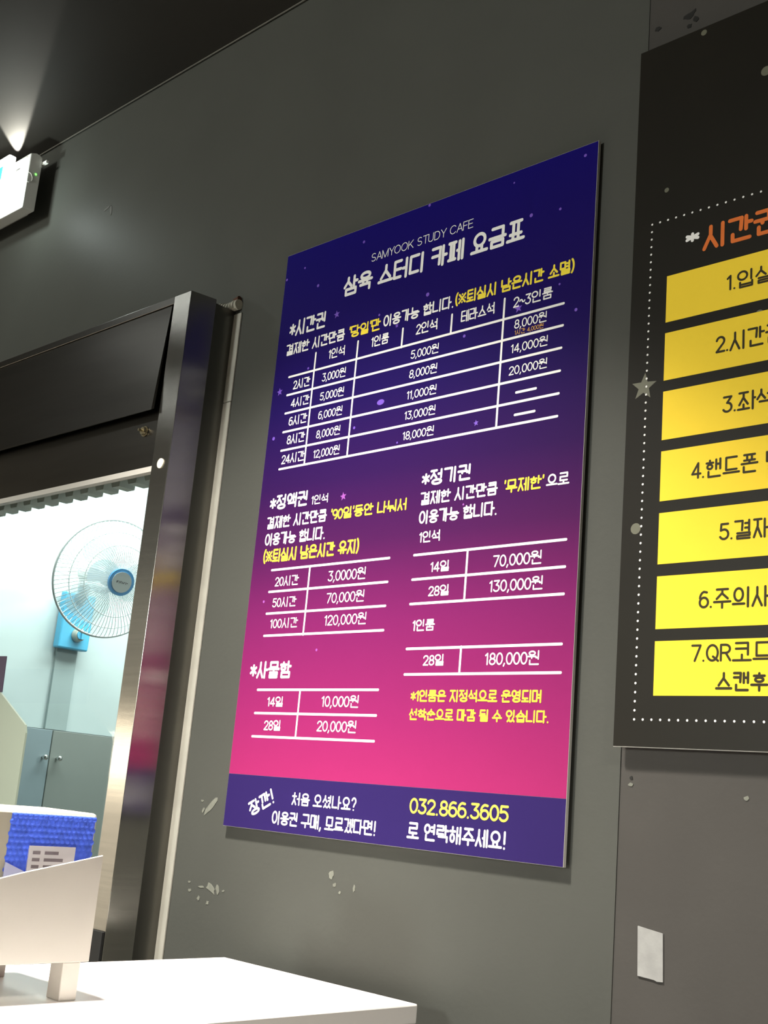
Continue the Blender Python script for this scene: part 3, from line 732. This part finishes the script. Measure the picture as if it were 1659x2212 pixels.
obj('lettering', bm, mat('grey_lettering', (.08, .08, .10), .5), hc)

# ================================================================== white counter
TZ = 1.037
cx0, cx1, cy0, cy1 = -1.330, -.975, -.78, -.040
counter = thing('white_counter', 'glossy white counter cabinet standing against the grey wall', 'counter', (cx0, cy1, 0))
bm = bmesh.new(); bx(bm, 0, cx1 - cx0, cy0 - cy1, 0, TZ - .022, TZ); obj('countertop', bm, WHITEP, counter, bevel=.002)
bm = bmesh.new(); bx(bm, .008, cx1 - cx0 - .004, cy0 - cy1 + .02, -.006, .08, TZ - .022); obj('cabinet_body', bm, WHITEP, counter, bevel=.001)
bm = bmesh.new(); bx(bm, .02, cx1 - cx0 - .02, cy0 - cy1 + .05, -.02, 0, .08); obj('plinth', bm, DARKW, counter)

# ================================================================== leaflet stand with its box
stand = thing('document_stand', 'cream plastic stand with slanted sides on the white counter', 'stand', (-1.108, -.405, TZ))
def SY(y): return y + .405
SW = .170
side = [(SY(-.4045), 1.0745 - TZ), (SY(-.4045), 1.1800 - TZ), (SY(-.4950), 1.1610 - TZ), (SY(-.6200), 1.131 - TZ), (SY(-.6200), 1.0735 - TZ)]
for x in (-.003, -SW):
    bm = bmesh.new(); prism(bm, side, 'x', x, x + .003); obj('side_panel', bm, CREAMP, stand, bevel=.0006)
bm = bmesh.new(); bx(bm, -SW + .003, -.003, SY(-.408), SY(-.405), 1.0745 - TZ, 1.168 - TZ); obj('back_panel', bm, CREAMP, stand)
bm = bmesh.new(); bx(bm, -SW + .003, -.003, SY(-.620), SY(-.408), 1.0745 - TZ, 1.0775 - TZ); obj('base_panel', bm, CREAMP, stand)
bm = bmesh.new(); bx(bm, -SW + .003, -.003, SY(-.620), SY(-.617), 1.0775 - TZ, 1.125 - TZ); obj('front_panel', bm, CREAMP, stand)
for x0, x1 in ((-.026, -.002), (-SW, -SW + .024)):
    for y0, y1 in ((-.4330, -.4125), (-.545, -.5080)):
        bm = bmesh.new(); bx(bm, x0, x1, SY(y0), SY(y1), 0, 1.0744 - TZ); obj('leg', bm, CREAMP, stand, bevel=.0012)

pack = thing('wipes_box', 'cream box with blue quilted side and white label held in the stand', 'box', (-1.1135, -.4110, 1.0776))
def QY(y): return y + .4110
ph = 1.2215 - 1.0776
bm = bmesh.new(); bx(bm, -.110, -.004, QY(-.545), QY(-.4110), 0, ph); obj('card_box', bm, CREAMB, pack, bevel=.004)
# quilted blue side made of small domes
y0, y1, z0, z1 = QY(-.5120), QY(-.4135), .012, ph - .0035
bm = bmesh.new(); bx(bm, -.006, -.0036, y0, y1, z0, z1); ins = obj('blue_insert', bm, BLUEF, pack, bevel=.0012)
bm = bmesh.new(); NYq, NZq = 17, 22
for i in range(NYq):
    for j in range(NZq):
        cy = y0 + (y1 - y0)*(i + .5 + (.25 if j % 2 else -.25)*.9)/NYq; cz = z0 + (z1 - z0)*(j + .5)/NZq
        ry, rz = (y1 - y0)/NYq*.5, (z1 - z0)/NZq*.5
        c = bm.verts.new((-.0029, cy, cz)); ring = [bm.verts.new((-.00365, cy + ry*math.cos(math.pi*k/4), cz + rz*math.sin(math.pi*k/4))) for k in range(8)]
        mid = [bm.verts.new((-.0031, cy + .6*ry*math.cos(math.pi*k/4), cz + .6*rz*math.sin(math.pi*k/4))) for k in range(8)]
        for k in range(8):
            bm.faces.new((ring[k], ring[(k+1) % 8], mid[(k+1) % 8], mid[k])); bm.faces.new((mid[k], mid[(k+1) % 8], c))
q = obj('quilting', bm, BLUEF, ins, smooth=True); q['kind'] = 'stuff'
bm = bmesh.new(); bx(bm, -.0036, -.0016, QY(-.4880), QY(-.4345), .060, 1.1865 - 1.0776); lb = obj('label', bm, LABELW, pack); lb['label'] = 'white printed label'
for r in range(6):
    for a, b in ((-.4835, -.4750), (-.4700, -.4480 + .006*((r*7) % 3 - 1))):
        bm = bmesh.new(); zz = 1.1815 - 1.0776 - r*.0068; bx(bm, -.0016, -.0014, QY(a), QY(b), zz - .0032, zz); obj('printed_line', bm, LABELG, lb)
bm = bmesh.new(); prism(bm, [(QY(-.5120), 1.1700 - 1.0776), (QY(-.4890), 1.1610 - 1.0776), (QY(-.4890), 1.10 - 1.0776), (QY(-.5120), 1.10 - 1.0776)], 'x', -.0036, -.00155)
obj('lavender_flap', bm, LAV, pack)

# ================================================================== emergency lamp near the ceiling
EX, EZ0, EZ1 = -2.250, 2.4290, 2.5600
lamp = thing('emergency_lamp', 'white emergency exit light with glowing face on the wall near the ceiling', 'lamp', (EX, 0, EZ0))
bm = bmesh.new(); prism(bm, [(-.0360, .003), (-.0360, .133), (-.0520, .136), (-.0660, .130), (-.0660, .0)], 'x', -.36, 0); obj('housing', bm, LAMPW, lamp, bevel=.002)
bm = bmesh.new(); bx(bm, -.350, -.010, -.0700, -.0664, .012, .122); obj('diffuser', bm, LAMPE, lamp, bevel=.002)
bm = bmesh.new(); bx(bm, -.26, -.10, -.0360, 0, .04, .10); obj('wall_bracket', bm, LAMPW, lamp)
bm = bmesh.new(); bx(bm, -.020, .016, -.036, -.030, .116, .122); obj('mounting_tab', bm, LAMPW, lamp)
bm = bmesh.new(); bx(bm, -.180, -.054, -.0880, -.0705, .060, .136); sg = obj('exit_panel', bm, LAMPE, lamp, bevel=.003)
bm = bmesh.new(); bx(bm, -.175, -.075, -.0885, -.0881, .080, .112); obj('green_pictogram_field', bm, LAMPG, sg)
bm = bmesh.new(); cyl(bm, (.0004, -.047, .087), (1, 0, 0), .0022, .0012, 14); obj('status_led', bm, LEDG, lamp)
bm = bmesh.new(); tube(bm, [(.0003, -.0645, .085), (.0003, -.058, .084), (.0003, -.0535, .076), (.0003, -.054, .067), (.0003, -.060, .063), (.0003, -.0645, .0625)], .0008, 6); obj('test_switch_ring', bm, FOAM, lamp)
bm = bmesh.new(); bx(bm, -.046, -.030, -.0710, -.0702, .098, .102); obj('slot', bm, mat('slot_grey', (.12, .12, .11), .6), lamp)
def point(name, loc, e, col, r=.01):
    l = bpy.data.lights.new(name, 'POINT'); l.energy = e; l.color = col; l.shadow_soft_size = r
    o = bpy.data.objects.new(name, l); C.objects.link(o); o.location = loc; return o
point('lamp_bulb', (-2.257, -.130, 2.448), 1.1, (.88, 1.0, .95), .008)
l = bpy.data.lights.new('lamp_side_beam', 'SPOT'); l.energy = 8.0; l.color = (1.0, .96, .82); l.spot_size = math.radians(25); l.spot_blend = .3; l.shadow_soft_size = .003
o = bpy.data.objects.new('lamp_side_beam', l); C.objects.link(o); o.location = (-2.400, -.020, 2.600)
o.rotation_euler = Vector((.83, -.56, .03)).to_track_quat('-Z', 'Y').to_euler()
